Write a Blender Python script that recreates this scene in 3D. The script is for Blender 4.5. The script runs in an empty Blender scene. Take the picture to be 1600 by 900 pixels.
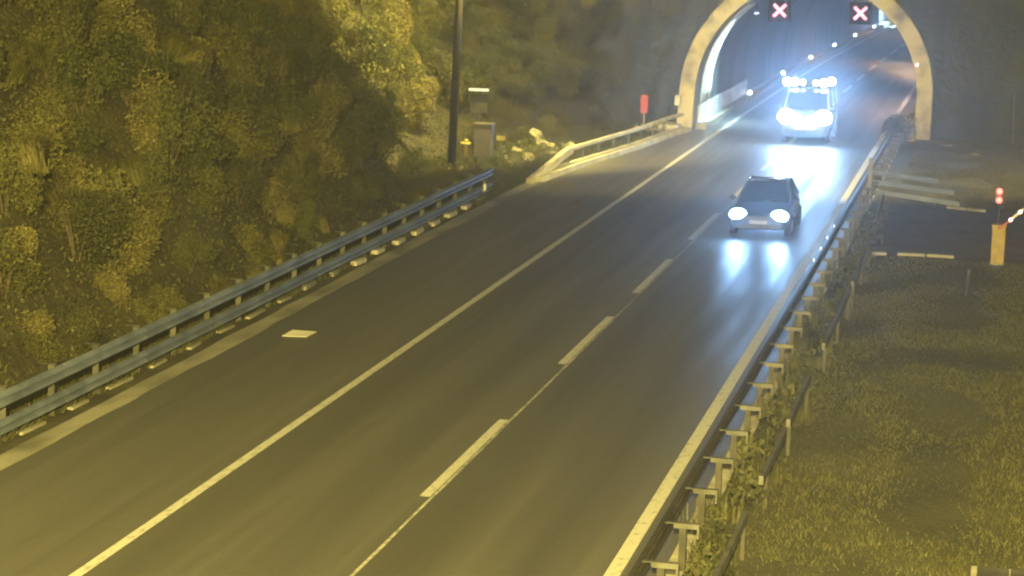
import bpy, bmesh, math, random
from mathutils import Vector, Matrix, noise
random.seed(7)
S = bpy.context.scene
COL = S.collection
R = math.radians
pi = math.pi

# ---------------------------------------------------------------- camera
CAM_H = 9.0
F = 3500.0; ROLL = R(1.5)
TH = R(9.416994652); PSI = R(12.323465204)
cd = bpy.data.cameras.new('camera'); cam = bpy.data.objects.new('camera', cd); COL.objects.link(cam)
cd.sensor_width = 36.0; cd.lens = 36.0 * F / 1600.0; cd.clip_start = 0.5; cd.clip_end = 1500.0
cd.dof.use_dof = True; cd.dof.focus_distance = 12.0; cd.dof.aperture_fstop = 6.2
cam.matrix_world = (Matrix.Translation((0, 0, CAM_H)) @ Matrix.Rotation(PSI, 4, 'Z')
                    @ Matrix.Rotation(pi / 2 - TH, 4, 'X') @ Matrix.Rotation(ROLL, 4, 'Z'))
S.camera = cam

# ---------------------------------------------------------------- world: dim night sky glow
w = bpy.data.worlds.new('World'); S.world = w; w.use_nodes = True
nt = w.node_tree; nt.nodes.clear()
wo = nt.nodes.new('ShaderNodeOutputWorld'); bg = nt.nodes.new('ShaderNodeBackground')
bg.inputs['Color'].default_value = (1.0, 0.92, 0.62, 1)
bg.inputs['Strength'].default_value = 0.10
nt.links.new(bg.outputs[0], wo.inputs[0])

S.view_settings.view_transform = 'Standard'; S.view_settings.look = 'None'
S.view_settings.exposure = 0.0; S.view_settings.gamma = 1.0; S.view_settings.use_curve_mapping = False
S.render.engine = 'CYCLES'
S.cycles.use_denoising = True
S.cycles.max_bounces = 5; S.cycles.diffuse_bounces = 2; S.cycles.glossy_bounces = 3
S.cycles.transmission_bounces = 3; S.cycles.volume_bounces = 0; S.cycles.transparent_max_bounces = 6
S.cycles.sample_clamp_indirect = 4.0
S.cycles.caustics_reflective = False; S.cycles.caustics_refractive = False

SODIUM = (1.0, 0.80, 0.21)
COOL = (0.30, 0.56, 1.0)

def lamp_light(name, kind, loc, power, color, parent=None, size=0.1, rot=None, angle=150, blend=0.5):
    ld = bpy.data.lights.new(name, kind); ld.energy = power; ld.color = color
    ld.shadow_soft_size = size
    if kind == 'SPOT':
        ld.spot_size = R(angle); ld.spot_blend = blend
    o = bpy.data.objects.new(name, ld); COL.objects.link(o)
    o.location = loc
    if rot is not None: o.rotation_euler = rot
    if parent: o.parent = parent
    return o

def aim(o, d):
    o.rotation_mode = 'XYZ'
    o.rotation_euler = Vector(d).to_track_quat('-Z', 'Y').to_euler()

# ---------------------------------------------------------------- materials
def mat(name, base=(.5, .5, .5), rough=.6, metal=0., emit=None, estr=0., spec=None, coat=0.):
    m = bpy.data.materials.new(name); m.use_nodes = True
    b = m.node_tree.nodes['Principled BSDF']
    b.inputs['Base Color'].default_value = (*base, 1); b.inputs['Roughness'].default_value = rough
    b.inputs['Metallic'].default_value = metal
    if spec is not None: b.inputs['Specular IOR Level'].default_value = spec
    if coat: b.inputs['Coat Weight'].default_value = coat
    if emit:
        b.inputs['Emission Color'].default_value = (*emit, 1); b.inputs['Emission Strength'].default_value = estr
    return m

def noisy(m, c1, c2, scale=4., detail=6., pos=(.35, .65), rough=None, bump=0., bscale=None, stretch=None, rrange=None, bdist=.02):
    """mix two colours by object-space noise, optional bump and roughness variation"""
    t = m.node_tree; N = t.nodes; L = t.links; b = N['Principled BSDF']
    tc = N.new('ShaderNodeTexCoord'); mp = N.new('ShaderNodeMapping')
    L.new(tc.outputs['Object'], mp.inputs[0])
    if stretch: mp.inputs['Scale'].default_value = stretch
    n = N.new('ShaderNodeTexNoise'); n.inputs['Scale'].default_value = scale; n.inputs['Detail'].default_value = detail
    L.new(mp.outputs[0], n.inputs['Vector'])
    r = N.new('ShaderNodeValToRGB'); r.color_ramp.elements[0].position = pos[0]; r.color_ramp.elements[1].position = pos[1]
    r.color_ramp.elements[0].color = (*c1, 1); r.color_ramp.elements[1].color = (*c2, 1)
    L.new(n.outputs['Fac'], r.inputs[0]); L.new(r.outputs[0], b.inputs['Base Color'])
    if rrange:
        mr = N.new('ShaderNodeMapRange'); mr.inputs['From Min'].default_value = pos[0]; mr.inputs['From Max'].default_value = pos[1]
        mr.inputs['To Min'].default_value = rrange[0]; mr.inputs['To Max'].default_value = rrange[1]
        L.new(n.outputs['Fac'], mr.inputs['Value']); L.new(mr.outputs[0], b.inputs['Roughness'])
    if bump:
        n2 = N.new('ShaderNodeTexNoise'); n2.inputs['Scale'].default_value = bscale or scale * 8; n2.inputs['Detail'].default_value = 4
        L.new(tc.outputs['Object'], n2.inputs['Vector'])
        bp = N.new('ShaderNodeBump'); bp.inputs['Strength'].default_value = bump; bp.inputs['Distance'].default_value = bdist
        L.new(n2.outputs['Fac'], bp.inputs['Height']); L.new(bp.outputs[0], b.inputs['Normal'])
    return m

M = {}
# damp asphalt, worn smoother and darker in the wheel tracks
def asphalt():
    m = mat('asphalt', (.07, .07, .07), .4)
    t = m.node_tree; N = t.nodes; L = t.links; b = N['Principled BSDF']
    tc = N.new('ShaderNodeTexCoord'); sp = N.new('ShaderNodeSeparateXYZ'); L.new(tc.outputs['Object'], sp.inputs[0])
    def nz(scale, stretch, detail=5):
        mp = N.new('ShaderNodeMapping'); mp.inputs['Scale'].default_value = stretch; L.new(tc.outputs['Object'], mp.inputs[0])
        n = N.new('ShaderNodeTexNoise'); n.inputs['Scale'].default_value = scale; n.inputs['Detail'].default_value = detail
        L.new(mp.outputs[0], n.inputs['Vector']); return n
    big = nz(.35, (1, .07, 1)); mid = nz(2.6, (1, .035, 1), 6); fine = nz(19, (1, .8, 1), 5); grit = nz(160, (1, 1, 1), 2)
    def math_(op, a, b_):
        x = N.new('ShaderNodeMath'); x.operation = op
        for i, v in enumerate((a, b_)):
            if isinstance(v, (int, float)): x.inputs[i].default_value = v
            else: L.new(v, x.inputs[i])
        return x.outputs[0]
    # wheel tracks: cos wave over the lane width (period 1.75 m)
    wob = math_('MULTIPLY', big.outputs['Fac'], .5)
    ph = math_('MULTIPLY', math_('ADD', math_('ADD', sp.outputs['X'], 8.53), wob), 2 * pi / 1.75)
    tr = math_('MULTIPLY', math_('SUBTRACT', 1.0, math_('COSINE', ph, 0)), .5)
    tr = math_('MULTIPLY', tr, mid.outputs['Fac'])
    lane = N.new('ShaderNodeMapRange'); lane.inputs['From Min'].default_value = -12.2; lane.inputs['From Max'].default_value = -11.9
    L.new(sp.outputs['X'], lane.inputs['Value'])
    tr = math_('MULTIPLY', tr, lane.outputs[0])
    v = math_('ADD', math_('MULTIPLY', big.outputs['Fac'], .45), math_('MULTIPLY', mid.outputs['Fac'], .25))
    v = math_('ADD', v, math_('MULTIPLY', fine.outputs['Fac'], .42))
    v = math_('SUBTRACT', v, math_('MULTIPLY', tr, .26))
    r = N.new('ShaderNodeValToRGB'); e = r.color_ramp.elements
    e[0].position = .32; e[0].color = (.066, .064, .058, 1); e[1].position = .70; e[1].color = (.140, .134, .118, 1)
    L.new(v, r.inputs[0]); L.new(r.outputs[0], b.inputs['Base Color'])
    mr = N.new('ShaderNodeMapRange'); mr.inputs['From Min'].default_value = .3; mr.inputs['From Max'].default_value = .7
    mr.inputs['To Min'].default_value = .34; mr.inputs['To Max'].default_value = .5
    L.new(mid.outputs['Fac'], mr.inputs['Value']); L.new(mr.outputs[0], b.inputs['Roughness'])
    bp = N.new('ShaderNodeBump'); bp.inputs['Strength'].default_value = .35; bp.inputs['Distance'].default_value = .008
    L.new(grit.outputs['Fac'], bp.inputs['Height']); L.new(bp.outputs[0], b.inputs['Normal'])
    return m
M['asphalt'] = asphalt()
M['paint'] = noisy(mat('road_paint', (.7, .68, .6), .5), (.34, .33, .29), (.60, .58, .51), 9, 8, (.30, .48), stretch=(1, .5, 1), bump=.2)
M['paint_thin'] = noisy(mat('joint_seal', (.4, .4, .36), .5), (.18, .18, .16), (.5, .48, .42), 6, 6, (.35, .6))
M['gutter'] = noisy(mat('gutter_concrete', (.4, .38, .3), .8), (.13, .125, .10), (.33, .31, .25), 1.2, 10, (.33, .58), stretch=(1, .35, 1), bump=.3)
M['concrete'] = noisy(mat('concrete', (.35, .33, .28), .85), (.24, .22, .18), (.44, .41, .34), 2.2, 8, (.3, .65), bump=.4)
M['pale_concrete'] = noisy(mat('pale_concrete', (.5, .47, .38), .85), (.34, .31, .25), (.60, .56, .46), 1.6, 9, (.3, .62), bump=.4)
M['portal'] = noisy(mat('portal_concrete', (.4, .37, .28), .85), (.14, .12, .07), (.46, .40, .24), 1.3, 12, (.33, .56), bump=.5)
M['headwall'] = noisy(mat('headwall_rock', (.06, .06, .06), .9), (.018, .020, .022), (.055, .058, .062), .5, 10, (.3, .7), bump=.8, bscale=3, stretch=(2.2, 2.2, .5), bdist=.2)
M['lining'] = noisy(mat('tunnel_lining', (.2, .2, .21), .6), (.10, .10, .11), (.24, .24, .26), .35, 9, (.3, .7), bump=.3, stretch=(1, 1, .5))
M['white_panel'] = noisy(mat('white_panel', (.75, .77, .78), .45), (.5, .52, .53), (.8, .82, .82), 1.1, 9, (.25, .5), stretch=(1, 1, .3))
M['galv'] = noisy(mat('galvanised_steel', (.35, .38, .44), .42, .5), (.15, .185, .27), (.30, .345, .45), 1.7, 8, (.3, .7), rrange=(.3, .55))
M['galv_dull'] = noisy(mat('weathered_steel', (.3, .3, .3), .6, .5), (.06, .06, .058), (.16, .155, .145), 3, 8, (.3, .7))
M['earth'] = noisy(mat('bank_earth', (.06, .05, .03), .95), (.020, .018, .010), (.070, .062, .026), .8, 10, (.3, .7), bump=.8, bscale=6, bdist=.1)
M['grass_ground'] = noisy(mat('turf', (.05, .05, .02), .95), (.026, .026, .014), (.066, .063, .031), .5, 12, (.3, .68), bump=.9, bscale=9, bdist=.06)
M['dark_metal'] = noisy(mat('dark_metal', (.05, .045, .04), .55, .3), (.03, .028, .026), (.07, .062, .05), 4, 5)
M['cabinet'] = noisy(mat('cabinet_grey', (.09, .08, .085), .5), (.07, .062, .066), (.11, .10, .10), 3, 6)
M['yellow'] = noisy(mat('yellow_paint', (.55, .38, .06), .5), (.22, .15, .03), (.36, .26, .05), 5, 6)
M['hydrant'] = noisy(mat('worn_yellow', (.6, .5, .15), .5), (.22, .18, .06), (.38, .33, .13), 7, 6)
M['red_paint'] = noisy(mat('red_paint', (.42, .06, .05), .5), (.34, .05, .04), (.5, .09, .07), 5, 6)
M['white_paint'] = mat('white_paint', (.78, .77, .72), .4)
M['black'] = mat('black_plastic', (.015, .015, .017), .45)
M['tyre'] = mat('tyre_rubber', (.02, .02, .02), .8)
M['rim'] = mat('wheel_rim', (.35, .36, .38), .3, .9)
M['glass'] = mat('car_glass', (.012, .014, .018), .06, 0., spec=.8)
M['car_paint'] = mat('dark_blue_paint', (.004, .010, .045), .28, .35, coat=1.)
M['van_paint'] = noisy(mat('van_dark_paint', (.06, .065, .075), .4), (.045, .05, .06), (.08, .085, .095), 3, 6)
M['rock'] = noisy(mat('pale_rock', (.4, .37, .28), .9), (.08, .075, .05), (.40, .36, .26), 4, 9, (.38, .62), bump=.7, bscale=9, bdist=.05)
M['paper'] = mat('paper', (.78, .74, .62), .7)
M['reflector'] = mat('reflector_glow', (.8, .82, .85), .25, emit=(.8, .9, 1.), estr=1.2)  # emission paints in the headlights' glint on the reflectors
M['crack'] = mat('bitumen_seal', (.028, .027, .026), .5)
M['matt_black'] = mat('matt_black', (.012, .012, .013), .95, spec=.05)
def emis(n, c, s): return mat(n, (.02, .02, .02), .4, emit=c, estr=s)
M['headlamp'] = emis('lit_headlamp', (.30, .60, 1.0), 30)
M['van_headlamp'] = emis('lit_van_headlamp', (.62, .85, 1.0), 48)
M['van_worklamp'] = emis('lit_roof_lamp', (.60, .86, 1.0), 42)
M['kerb_lamp'] = emis('lit_kerb_lamp', (.70, .86, 1.0), 26)
M['tunnel_lamp'] = emis('lit_tunnel_lamp', (.70, .92, 1.0), 14)
M['amber_lamp'] = emis('lit_amber_lamp', (1., .62, .25), 10)
M['sodium_lamp'] = emis('lit_sodium_lamp', SODIUM, 20)
M['red_cross'] = emis('lit_red_cross', (1.0, .24, .29), 3.8)
M['red_lamp'] = emis('lit_red_lamp', (1.0, .16, .12), 5.)
M['redwhite_lamp'] = emis('lit_pink_lamp', (1.0, .48, .42), 9.)
M['strip_lamp'] = emis('lit_strip_lamp', (1.0, .93, .55), 1.6)

def foliage(name, c1, c2, c3):
    m = bpy.data.materials.new(name); m.use_nodes = True
    t = m.node_tree; N = t.nodes; L = t.links; b = N['Principled BSDF']
    b.inputs['Roughness'].default_value = .65; b.inputs['Specular IOR Level'].default_value = .25
    tc = N.new('ShaderNodeTexCoord'); oi = N.new('ShaderNodeObjectInfo')
    g = N.new('ShaderNodeNewGeometry')
    n = N.new('ShaderNodeTexNoise'); n.inputs['Scale'].default_value = 1.6; n.inputs['Detail'].default_value = 5
    L.new(g.outputs['Position'], n.inputs['Vector'])
    mx = N.new('ShaderNodeMath'); mx.operation = 'MULTIPLY_ADD'; mx.inputs[1].default_value = .35
    L.new(oi.outputs['Random'], mx.inputs[0]); L.new(n.outputs['Fac'], mx.inputs[2])
    ri = N.new('ShaderNodeMath'); ri.operation = 'MULTIPLY_ADD'; ri.inputs[1].default_value = .3
    L.new(g.outputs['Random Per Island'], ri.inputs[0]); L.new(mx.outputs[0], ri.inputs[2])
    r = N.new('ShaderNodeValToRGB'); e = r.color_ramp.elements
    e[0].position = .42; e[0].color = (*c1, 1); e[1].position = 1.0; e[1].color = (*c3, 1)
    k = e.new(.72); k.color = (*c2, 1)
    L.new(ri.outputs[0], r.inputs[0]); L.new(r.outputs[0], b.inputs['Base Color'])
    return m
M['leaf_green'] = foliage('leaf_green', (.030, .038, .015), (.055, .062, .023), (.085, .088, .032))
M['leaf_olive'] = foliage('leaf_olive', (.034, .036, .015), (.072, .072, .026), (.13, .122, .043))
M['leaf_dry'] = foliage('leaf_dry', (.052, .046, .020), (.11, .098, .038), (.18, .16, .06))
M['leaf_dark'] = foliage('leaf_dark', (.024, .027, .013), (.046, .048, .021), (.085, .082, .036))
M['grass_blade'] = foliage('grass_blade', (.024, .025, .012), (.046, .045, .020), (.080, .076, .034))
M['twig'] = noisy(mat('twig_bark', (.08, .06, .04), .9), (.05, .038, .025), (.11, .085, .055), 8, 5)

# ---------------------------------------------------------------- helpers
def link(o, parent=None):
    COL.objects.link(o)
    if parent: o.parent = parent
    return o

def mesh_data(name, V, Fc, m, smooth=False):
    me = bpy.data.meshes.new(name); me.from_pydata([tuple(v) for v in V], [], Fc); me.update()
    for x in (m if isinstance(m, (list, tuple)) else [m]): me.materials.append(x)
    if smooth: me.polygons.foreach_set('use_smooth', [True] * len(me.polygons))
    return me

class MB:
    def __init__(s): s.V = []; s.F = []
    def add(s, V, Fc):
        k = len(s.V); s.V += [tuple(v) for v in V]; s.F += [tuple(i + k for i in f) for f in Fc]; return s
    def box(s, x0, x1, y0, y1, z0, z1, mtx=None):
        V = [(x, y, z) for z in (z0, z1) for y in (y0, y1) for x in (x0, x1)]
        if mtx: V = [mtx @ Vector(v) for v in V]
        return s.add(V, [(0, 2, 3, 1), (4, 5, 7, 6), (0, 1, 5, 4), (2, 6, 7, 3), (0, 4, 6, 2), (1, 3, 7, 5)])
    def tube(s, a, b, r0, r1=None, n=10, caps=True):
        r1 = r0 if r1 is None else r1
        a = Vector(a); b = Vector(b); d = (b - a).normalized()
        u = d.orthogonal().normalized(); v = d.cross(u)
        V = [p + (u * math.cos(2 * pi * i / n) + v * math.sin(2 * pi * i / n)) * r for p, r in ((a, r0), (b, r1)) for i in range(n)]
        Fc = [(i, (i + 1) % n, n + (i + 1) % n, n + i) for i in range(n)]
        if caps: Fc += [tuple(range(n - 1, -1, -1)), tuple(range(n, 2 * n))]
        return s.add(V, Fc)
    def path(s, pts, r, n=8):
        for a, b in zip(pts, pts[1:]): s.tube(a, b, r, n=n)
        return s
    def sphere(s, c, r, n=10, sc=(1, 1, 1)):
        V = [(c[0], c[1], c[2] - r * sc[2])]; m_ = n // 2
        for j in range(1, m_):
            t = -pi / 2 + pi * j / m_
            for i in range(n):
                V.append((c[0] + r * sc[0] * math.cos(t) * math.cos(2 * pi * i / n), c[1] + r * sc[1] * math.cos(t) * math.sin(2 * pi * i / n), c[2] + r * sc[2] * math.sin(t)))
        V.append((c[0], c[1], c[2] + r * sc[2])); T = len(V) - 1
        Fc = [(0, 1 + (i + 1) % n, 1 + i) for i in range(n)]
        for j in range(m_ - 2):
            for i in range(n):
                a = 1 + j * n + i; b = 1 + j * n + (i + 1) % n; Fc.append((a, b, b + n, a + n))
        k = 1 + (m_ - 2) * n
        Fc += [(k + i, k + (i + 1) % n, T) for i in range(n)]
        return s.add(V, Fc)
    def sweep(s, prof, pts, closed=False, caps=True):
        """prof: (x,z) offsets, pts: (x,y,z) centres along +Y-ish; profile kept in the XZ plane"""
        n = len(prof)
        V = [(p[0] + a, p[1], p[2] + b) for p in pts for a, b in prof]
        Fc = []
        for j in range(len(pts) - 1):
            for i in range(n if closed else n - 1):
                a = j * n + i; b = j * n + (i + 1) % n; Fc.append((a, b, b + n, a + n))
        if closed and caps: Fc += [tuple(range(n - 1, -1, -1)), tuple(range((len(pts) - 1) * n, len(pts) * n))]
        return s.add(V, Fc)
    def obj(s, name, m, parent=None, smooth=False, bevel=0., loc=None):
        o = bpy.data.objects.new(name, mesh_data(name, s.V, s.F, m, smooth)); link(o, parent)
        if loc: o.location = loc
        if bevel:
            b = o.modifiers.new('bevel', 'BEVEL'); b.width = bevel; b.segments = 2; b.limit_method = 'ANGLE'
        return o

def tag(o, label=None, cat=None, group=None, kind=None):
    if label: o['label'] = label
    if cat: o['category'] = cat
    if group: o['group'] = group
    if kind: o['kind'] = kind
    return o

def thing(name, loc, label, cat, group=None, rz=0):
    o = bpy.data.objects.new(name, None); COL.objects.link(o); o.location = loc; o.rotation_euler = (0, 0, rz)
    o.empty_display_size = .3
    return tag(o, label, cat, group)

def dup(root, loc, label, rz=None):
    r = root.copy(); COL.objects.link(r); r.location = loc; r['label'] = label
    if rz is not None: r.rotation_euler = (0, 0, rz)
    for ch in root.children:
        c = ch.copy(); COL.objects.link(c); c.parent = r
        for g in ch.children:
            d = g.copy(); COL.objects.link(d); d.parent = c
    return r

def off(y):
    """sideways drift of the carriageway: slight left bend, then a long right bend inside the tunnel"""
    if y < 120: return -0.2 * max(0, min(1, (y - 30) / 70.)) if y > 30 else 0.
    return -0.2 + (y - 120) ** 2 / 4676.

def ys(a, b, step):
    n = max(1, int(math.ceil((b - a) / step))); return [a + (b - a) * i / n for i in range(n + 1)]

def strip(x0, x1, y0, y1, z, step=4., name='strip', m=None, parent=None, xl=None, xr=None, jit=0.):
    """flat ribbon following the road; x0/x1 relative to the centreline drift"""
    V = []; Fc = []
    Y = ys(y0, y1, step)
    for y in Y:
        a = (xl(y) if xl else x0) + (random.uniform(-jit, jit)); b = (xr(y) if xr else x1) + (random.uniform(-jit, jit))
        V += [(a + off(y), y, z), (b + off(y), y, z)]
    for i in range(len(Y) - 1): Fc.append((2 * i, 2 * i + 1, 2 * i + 3, 2 * i + 2))
    o = bpy.data.objects.new(name, mesh_data(name, V, Fc, m)); link(o, parent)
    return o

def lerp_tab(tab, y):
    if y <= tab[0][0]: return tab[0][1]
    for (a, va), (b, vb) in zip(tab, tab[1:]):
        if y <= b: return va + (vb - va) * (y - a) / (b - a)
    return tab[-1][1]

# ================================================================ SETTING
Y0, Y1 = -20.0, 300.0
g = MB(); g.box(-110, 70, Y0 - 5, Y1 + 10, -.5, -.05)
tag(g.obj('ground', M['earth']), kind='structure')

def left_edge(y):   # inner (road) face of the left kerb strip
    return lerp_tab([(-20, -15.25), (60, -15.45), (74, -15.38), (80, -14.95), (88, -13.95), (95, -13.35), (97, -12.95)], y)
road = strip(0, -4.30, Y0, Y1, 0., 3., 'road', M['asphalt'], xl=lambda y: left_edge(y) - .3)
tag(road, kind='structure')
edgeL = strip(-12.06, -11.89, Y0, Y1 - 10, .004, 3., 'edge_line', M['paint'], road)
edgeR = strip(-5.07, -4.85, Y0, Y1 - 10, .004, 3., 'edge_line', M['paint'], road)
strip(-8.42, -8.37, Y0, 74., .004, 1.3, 'joint_line', M['paint_thin'], road, jit=.008)
for a, b in [(12, 17.6), (22.4, 27.6), (33.0, 38.7), (44.1, 49.9), (53.4, 59.2), (63.1, 69.3), (73.2, 78.6), (82.3, 88), (93, 99), (103, 109), (113, 119), (123, 129), (133, 139), (143, 149), (153, 159), (163, 169), (173, 179)]:
    strip(-8.60, -8.43, a, b, .008, 3., 'lane_dash', M['paint'], road)
# concrete gutter at the left
gut = strip(0, 0, Y0, 75, .006, 1.1, 'gutter', M['gutter'], None, xl=lambda y: left_edge(y) - .46, xr=left_edge, jit=.035)
tag(gut, kind='structure')
# dark drainage channel behind it
strip(-16.75, 0, Y0, 75, .002, 3, 'verge', M['earth'], None, xr=lambda y: left_edge(y) - .29)['kind'] = 'structure'

# raised kerb under the ramped barrier
kb = MB()
prof = [(-.34, -.02), (.14, -.02), (.11, .18), (-.34, .20)]
kb.sweep(prof, [(left_edge(y) + off(y) - .12, y, 0) for y in ys(75.2, 96.4, 1.5)], closed=True)
tag(kb.obj('kerb', M['pale_concrete'], None, bevel=.02), kind='structure')
# ground behind that barrier
strip(-24, 0, 75, 97.6, .03, 2., 'verge', M['earth'], None, xr=lambda y: left_edge(y) - .38)['kind'] = 'structure'

# ---------------- median
med = strip(-4.28, 6.5, Y0, 98.6, .012, 2., 'median', M['grass_ground']); tag(med, kind='structure')
strip(-4.30, -4.02, Y0, 97, .022, 1.5, 'median_gutter', M['concrete'], None, jit=.01)['kind'] = 'structure'
other = strip(6.5, 17, Y0, 98, .02, 6, 'far_road', M['asphalt']); tag(other, kind='structure')
cr = MB(); cr.add([(-4.0, 62.2, .02), (1.6, 62.8, .02), (6.6, 63.2, .02), (6.6, 74.4, .02), (1.6, 74.0, .02), (-4.3, 73.6, .02)], [(0, 1, 2, 5), (2, 3, 4, 5)])
M['crossing'] = noisy(mat('worn_crossing', (.04, .04, .035), .8), (.045, .044, .036), (.095, .090, .068), 1.1, 10, (.3, .68), bump=.5, bscale=12)
crossing = tag(cr.obj('crossing_pavement', M['crossing']), kind='structure')
for pts in ([(-3.85, 61.9), (-3.0, 62.15)], [(-2.7, 62.2), (-1.95, 62.3)], [(-1.9, 62.3), (-1.17, 62.25)], [(-1.70, 73.5), (-1.08, 73.25)], [(-1.05, 73.25), (-.45, 73.0)]):
    (xa, ya), (xb, yb) = pts
    k = MB(); k.add([(xa, ya - .1, .03), (xb, yb - .1, .03), (xb, yb + .12, .03), (xa, ya + .12, .03), (xa, ya - .1, .10), (xb, yb - .1, .10), (xb, yb + .12, .10), (xa, ya + .12, .10)],
                    [(0, 1, 5, 4), (1, 2, 6, 5), (2, 3, 7, 6), (3, 0, 4, 7), (4, 5, 6, 7)])
    k.obj('kerbstone', M['concrete'], crossing)

# ---------------- left embankment terrain
def foot(y):
    return lerp_tab([(-20, -17.3), (66, -17.5), (74, -20.4), (88, -19.8), (98, -16.2)], y)
def bank_z(x, y):
    s = foot(y) - x
    if s <= 0: return .02
    z = 1.25 * s if s < 15 else 18.75 + (s - 15) * .5
    n = noise.noise(Vector((x * .25, y * .25, 3.1))) * 1.1 + noise.noise(Vector((x * .8, y * .8, 7.))) * .35
    return max(.02, z * (1 + .03 * n) + n * min(1, s / 2.5) * .9)
V = []; Fc = []
nx, ny = 64, 96
for j in range(ny + 1):
    y = Y0 + (135 - Y0) * j / ny
    for i in range(nx + 1):
        s = (i / nx) ** 1.5 * 42 - .25
        x = foot(y) - s
        V.append((x, y, bank_z(x, y) if s > 0 else -.02))
for j in range(ny):
    for i in range(nx):
        a = j * (nx + 1) + i; Fc.append((a, a + nx + 1, a + nx + 2, a + 1))
o = bpy.data.objects.new('embankment', mesh_data('embankment', V, Fc, M['earth'], True)); link(o); tag(o, kind='structure')

# ---------------- tunnel: headwall, portal ring, lining, walkways, fittings
CX, CZ, RI, RO = -8.55, 1.72, 4.74, 5.42
LEAN, SKEW, PY = .30, .08, 97.0
def face_y(x, z): return PY + SKEW * (x - CX) + LEAN * z
def arch(r, n=40):
    pts = [(CX - r, 0.0), (CX - r, CZ * .5)]
    for i in range(n + 1):
        a = pi - pi * i / n; pts.append((CX + r * math.cos(a), CZ + r * math.sin(a)))
    pts += [(CX + r, CZ * .5), (CX + r, 0.0)]
    return pts
tun = thing('road_tunnel', (0, 0, 0), 'arched road tunnel with a pale concrete portal ring, open at the end of the carriageway', 'tunnel')
ai, ao = arch(RI), arch(RO)
V = []; Fc = []; n = len(ai)
for d, A in ((-.12, ao), (-.12, ai), (.9, ai), (.9, ao)):
    for x, z in A: V.append((x, face_y(x, z) + d, z))
for k in range(4):
    for i in range(n - 1):
        a = k * n + i; b = ((k + 1) % 4) * n + i; Fc.append((a, a + 1, b + 1, b))
for i in (0, n - 1): Fc.append((i, n + i, 2 * n + i, 3 * n + i))
o = bpy.data.objects.new('portal_ring', mesh_data('portal_ring', V, Fc, M['portal'])); link(o, tun)
b = o.modifiers.new('bevel', 'BEVEL'); b.width = .04; b.segments = 2; b.limit_method = 'ANGLE'
# headwall = rock and concrete face around the ring, rising with the hill
hw = thing('headwall', (0, 0, 0), 'dark hillside face of rock and concrete rising around the tunnel mouth', 'retaining wall')
V = []; Fc = []
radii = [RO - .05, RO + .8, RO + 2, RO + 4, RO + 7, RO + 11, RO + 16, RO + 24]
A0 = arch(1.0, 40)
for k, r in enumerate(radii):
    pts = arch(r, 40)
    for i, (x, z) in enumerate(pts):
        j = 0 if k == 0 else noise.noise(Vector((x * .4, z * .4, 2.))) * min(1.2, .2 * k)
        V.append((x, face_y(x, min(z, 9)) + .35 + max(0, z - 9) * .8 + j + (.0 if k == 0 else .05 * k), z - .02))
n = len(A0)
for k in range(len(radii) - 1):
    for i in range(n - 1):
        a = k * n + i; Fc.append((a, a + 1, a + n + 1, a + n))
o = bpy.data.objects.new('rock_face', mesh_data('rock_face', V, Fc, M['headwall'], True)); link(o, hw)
# lining
LY = [98.0] + ys(99.5, Y1, 3.)
V = []; Fc = []; li = arch(RI - .02, 32); n = len(li)
for j, y in enumerate(LY):
    for x, z in li:
        yy = face_y(x, z) + .5 if j == 0 else y + (max(0, LEAN * z - 1.) if j == 1 else 0)
        dx = off(yy) - off(98) if yy > 98 else 0
        V.append((x + dx, yy, z))
for j in range(len(LY) - 1):
    for i in range(n - 1):
        a = j * n + i; Fc.append((a, a + n, a + n + 1, a + 1))
o = bpy.data.objects.new('lining', mesh_data('lining', V, Fc, M['lining'], True)); link(o, tun)
e = MB(); dx = off(Y1) - off(98); e.add([(CX - 6 + dx, Y1, -.1), (CX + 6 + dx, Y1, -.1), (CX + 6 + dx, Y1, 8), (CX - 6 + dx, Y1, 8)], [(0, 1, 2, 3)])
e.obj('end_wall', M['lining'], tun)
# construction ribs seen as faint vertical bands on the wall
for y in ys(103, 283, 6):
    V = []; Fc = []; d = off(y) - off(98)
    A = arch(RI - .06, 24); n = len(A)
    for yy in (y, y + .18):
        for x, z in A: V.append((x + d, yy, z))
    for i in range(n - 1): Fc.append((i, i + 1, n + i + 1, n + i))
    o = bpy.data.objects.new('joint_band', mesh_data('joint_band', V, Fc, M['galv_dull'])); link(o, tun)
# walkways
for (xa, xb, h, nm) in ((-13.32, -12.62, .26, 'left'), (-4.30, -3.82, .24, 'right')):
    k = MB(); k.sweep([(xa, -.02), (xb, -.02), (xb, h - .02), (xb - .03, h), (xa, h)], [(off(y), y, 0) for y in ys(97.6, Y1, 3)], closed=True)
    k.obj('walkway', M['concrete'], tun)
# white wall base panels on the first metres at the left
for i in range(6):
    y0 = 98.1 + i * 3.0; p = MB()
    p.sweep([(-13.29, .27), (-13.18, .27), (-13.18, .98), (-13.29, .98)], [(off(y) - off(98), y, 0) for y in (y0 + .04, y0 + 1.5, y0 + 2.96)], closed=True)
    p.obj('wall_panel', M['white_panel'], tun)
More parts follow.
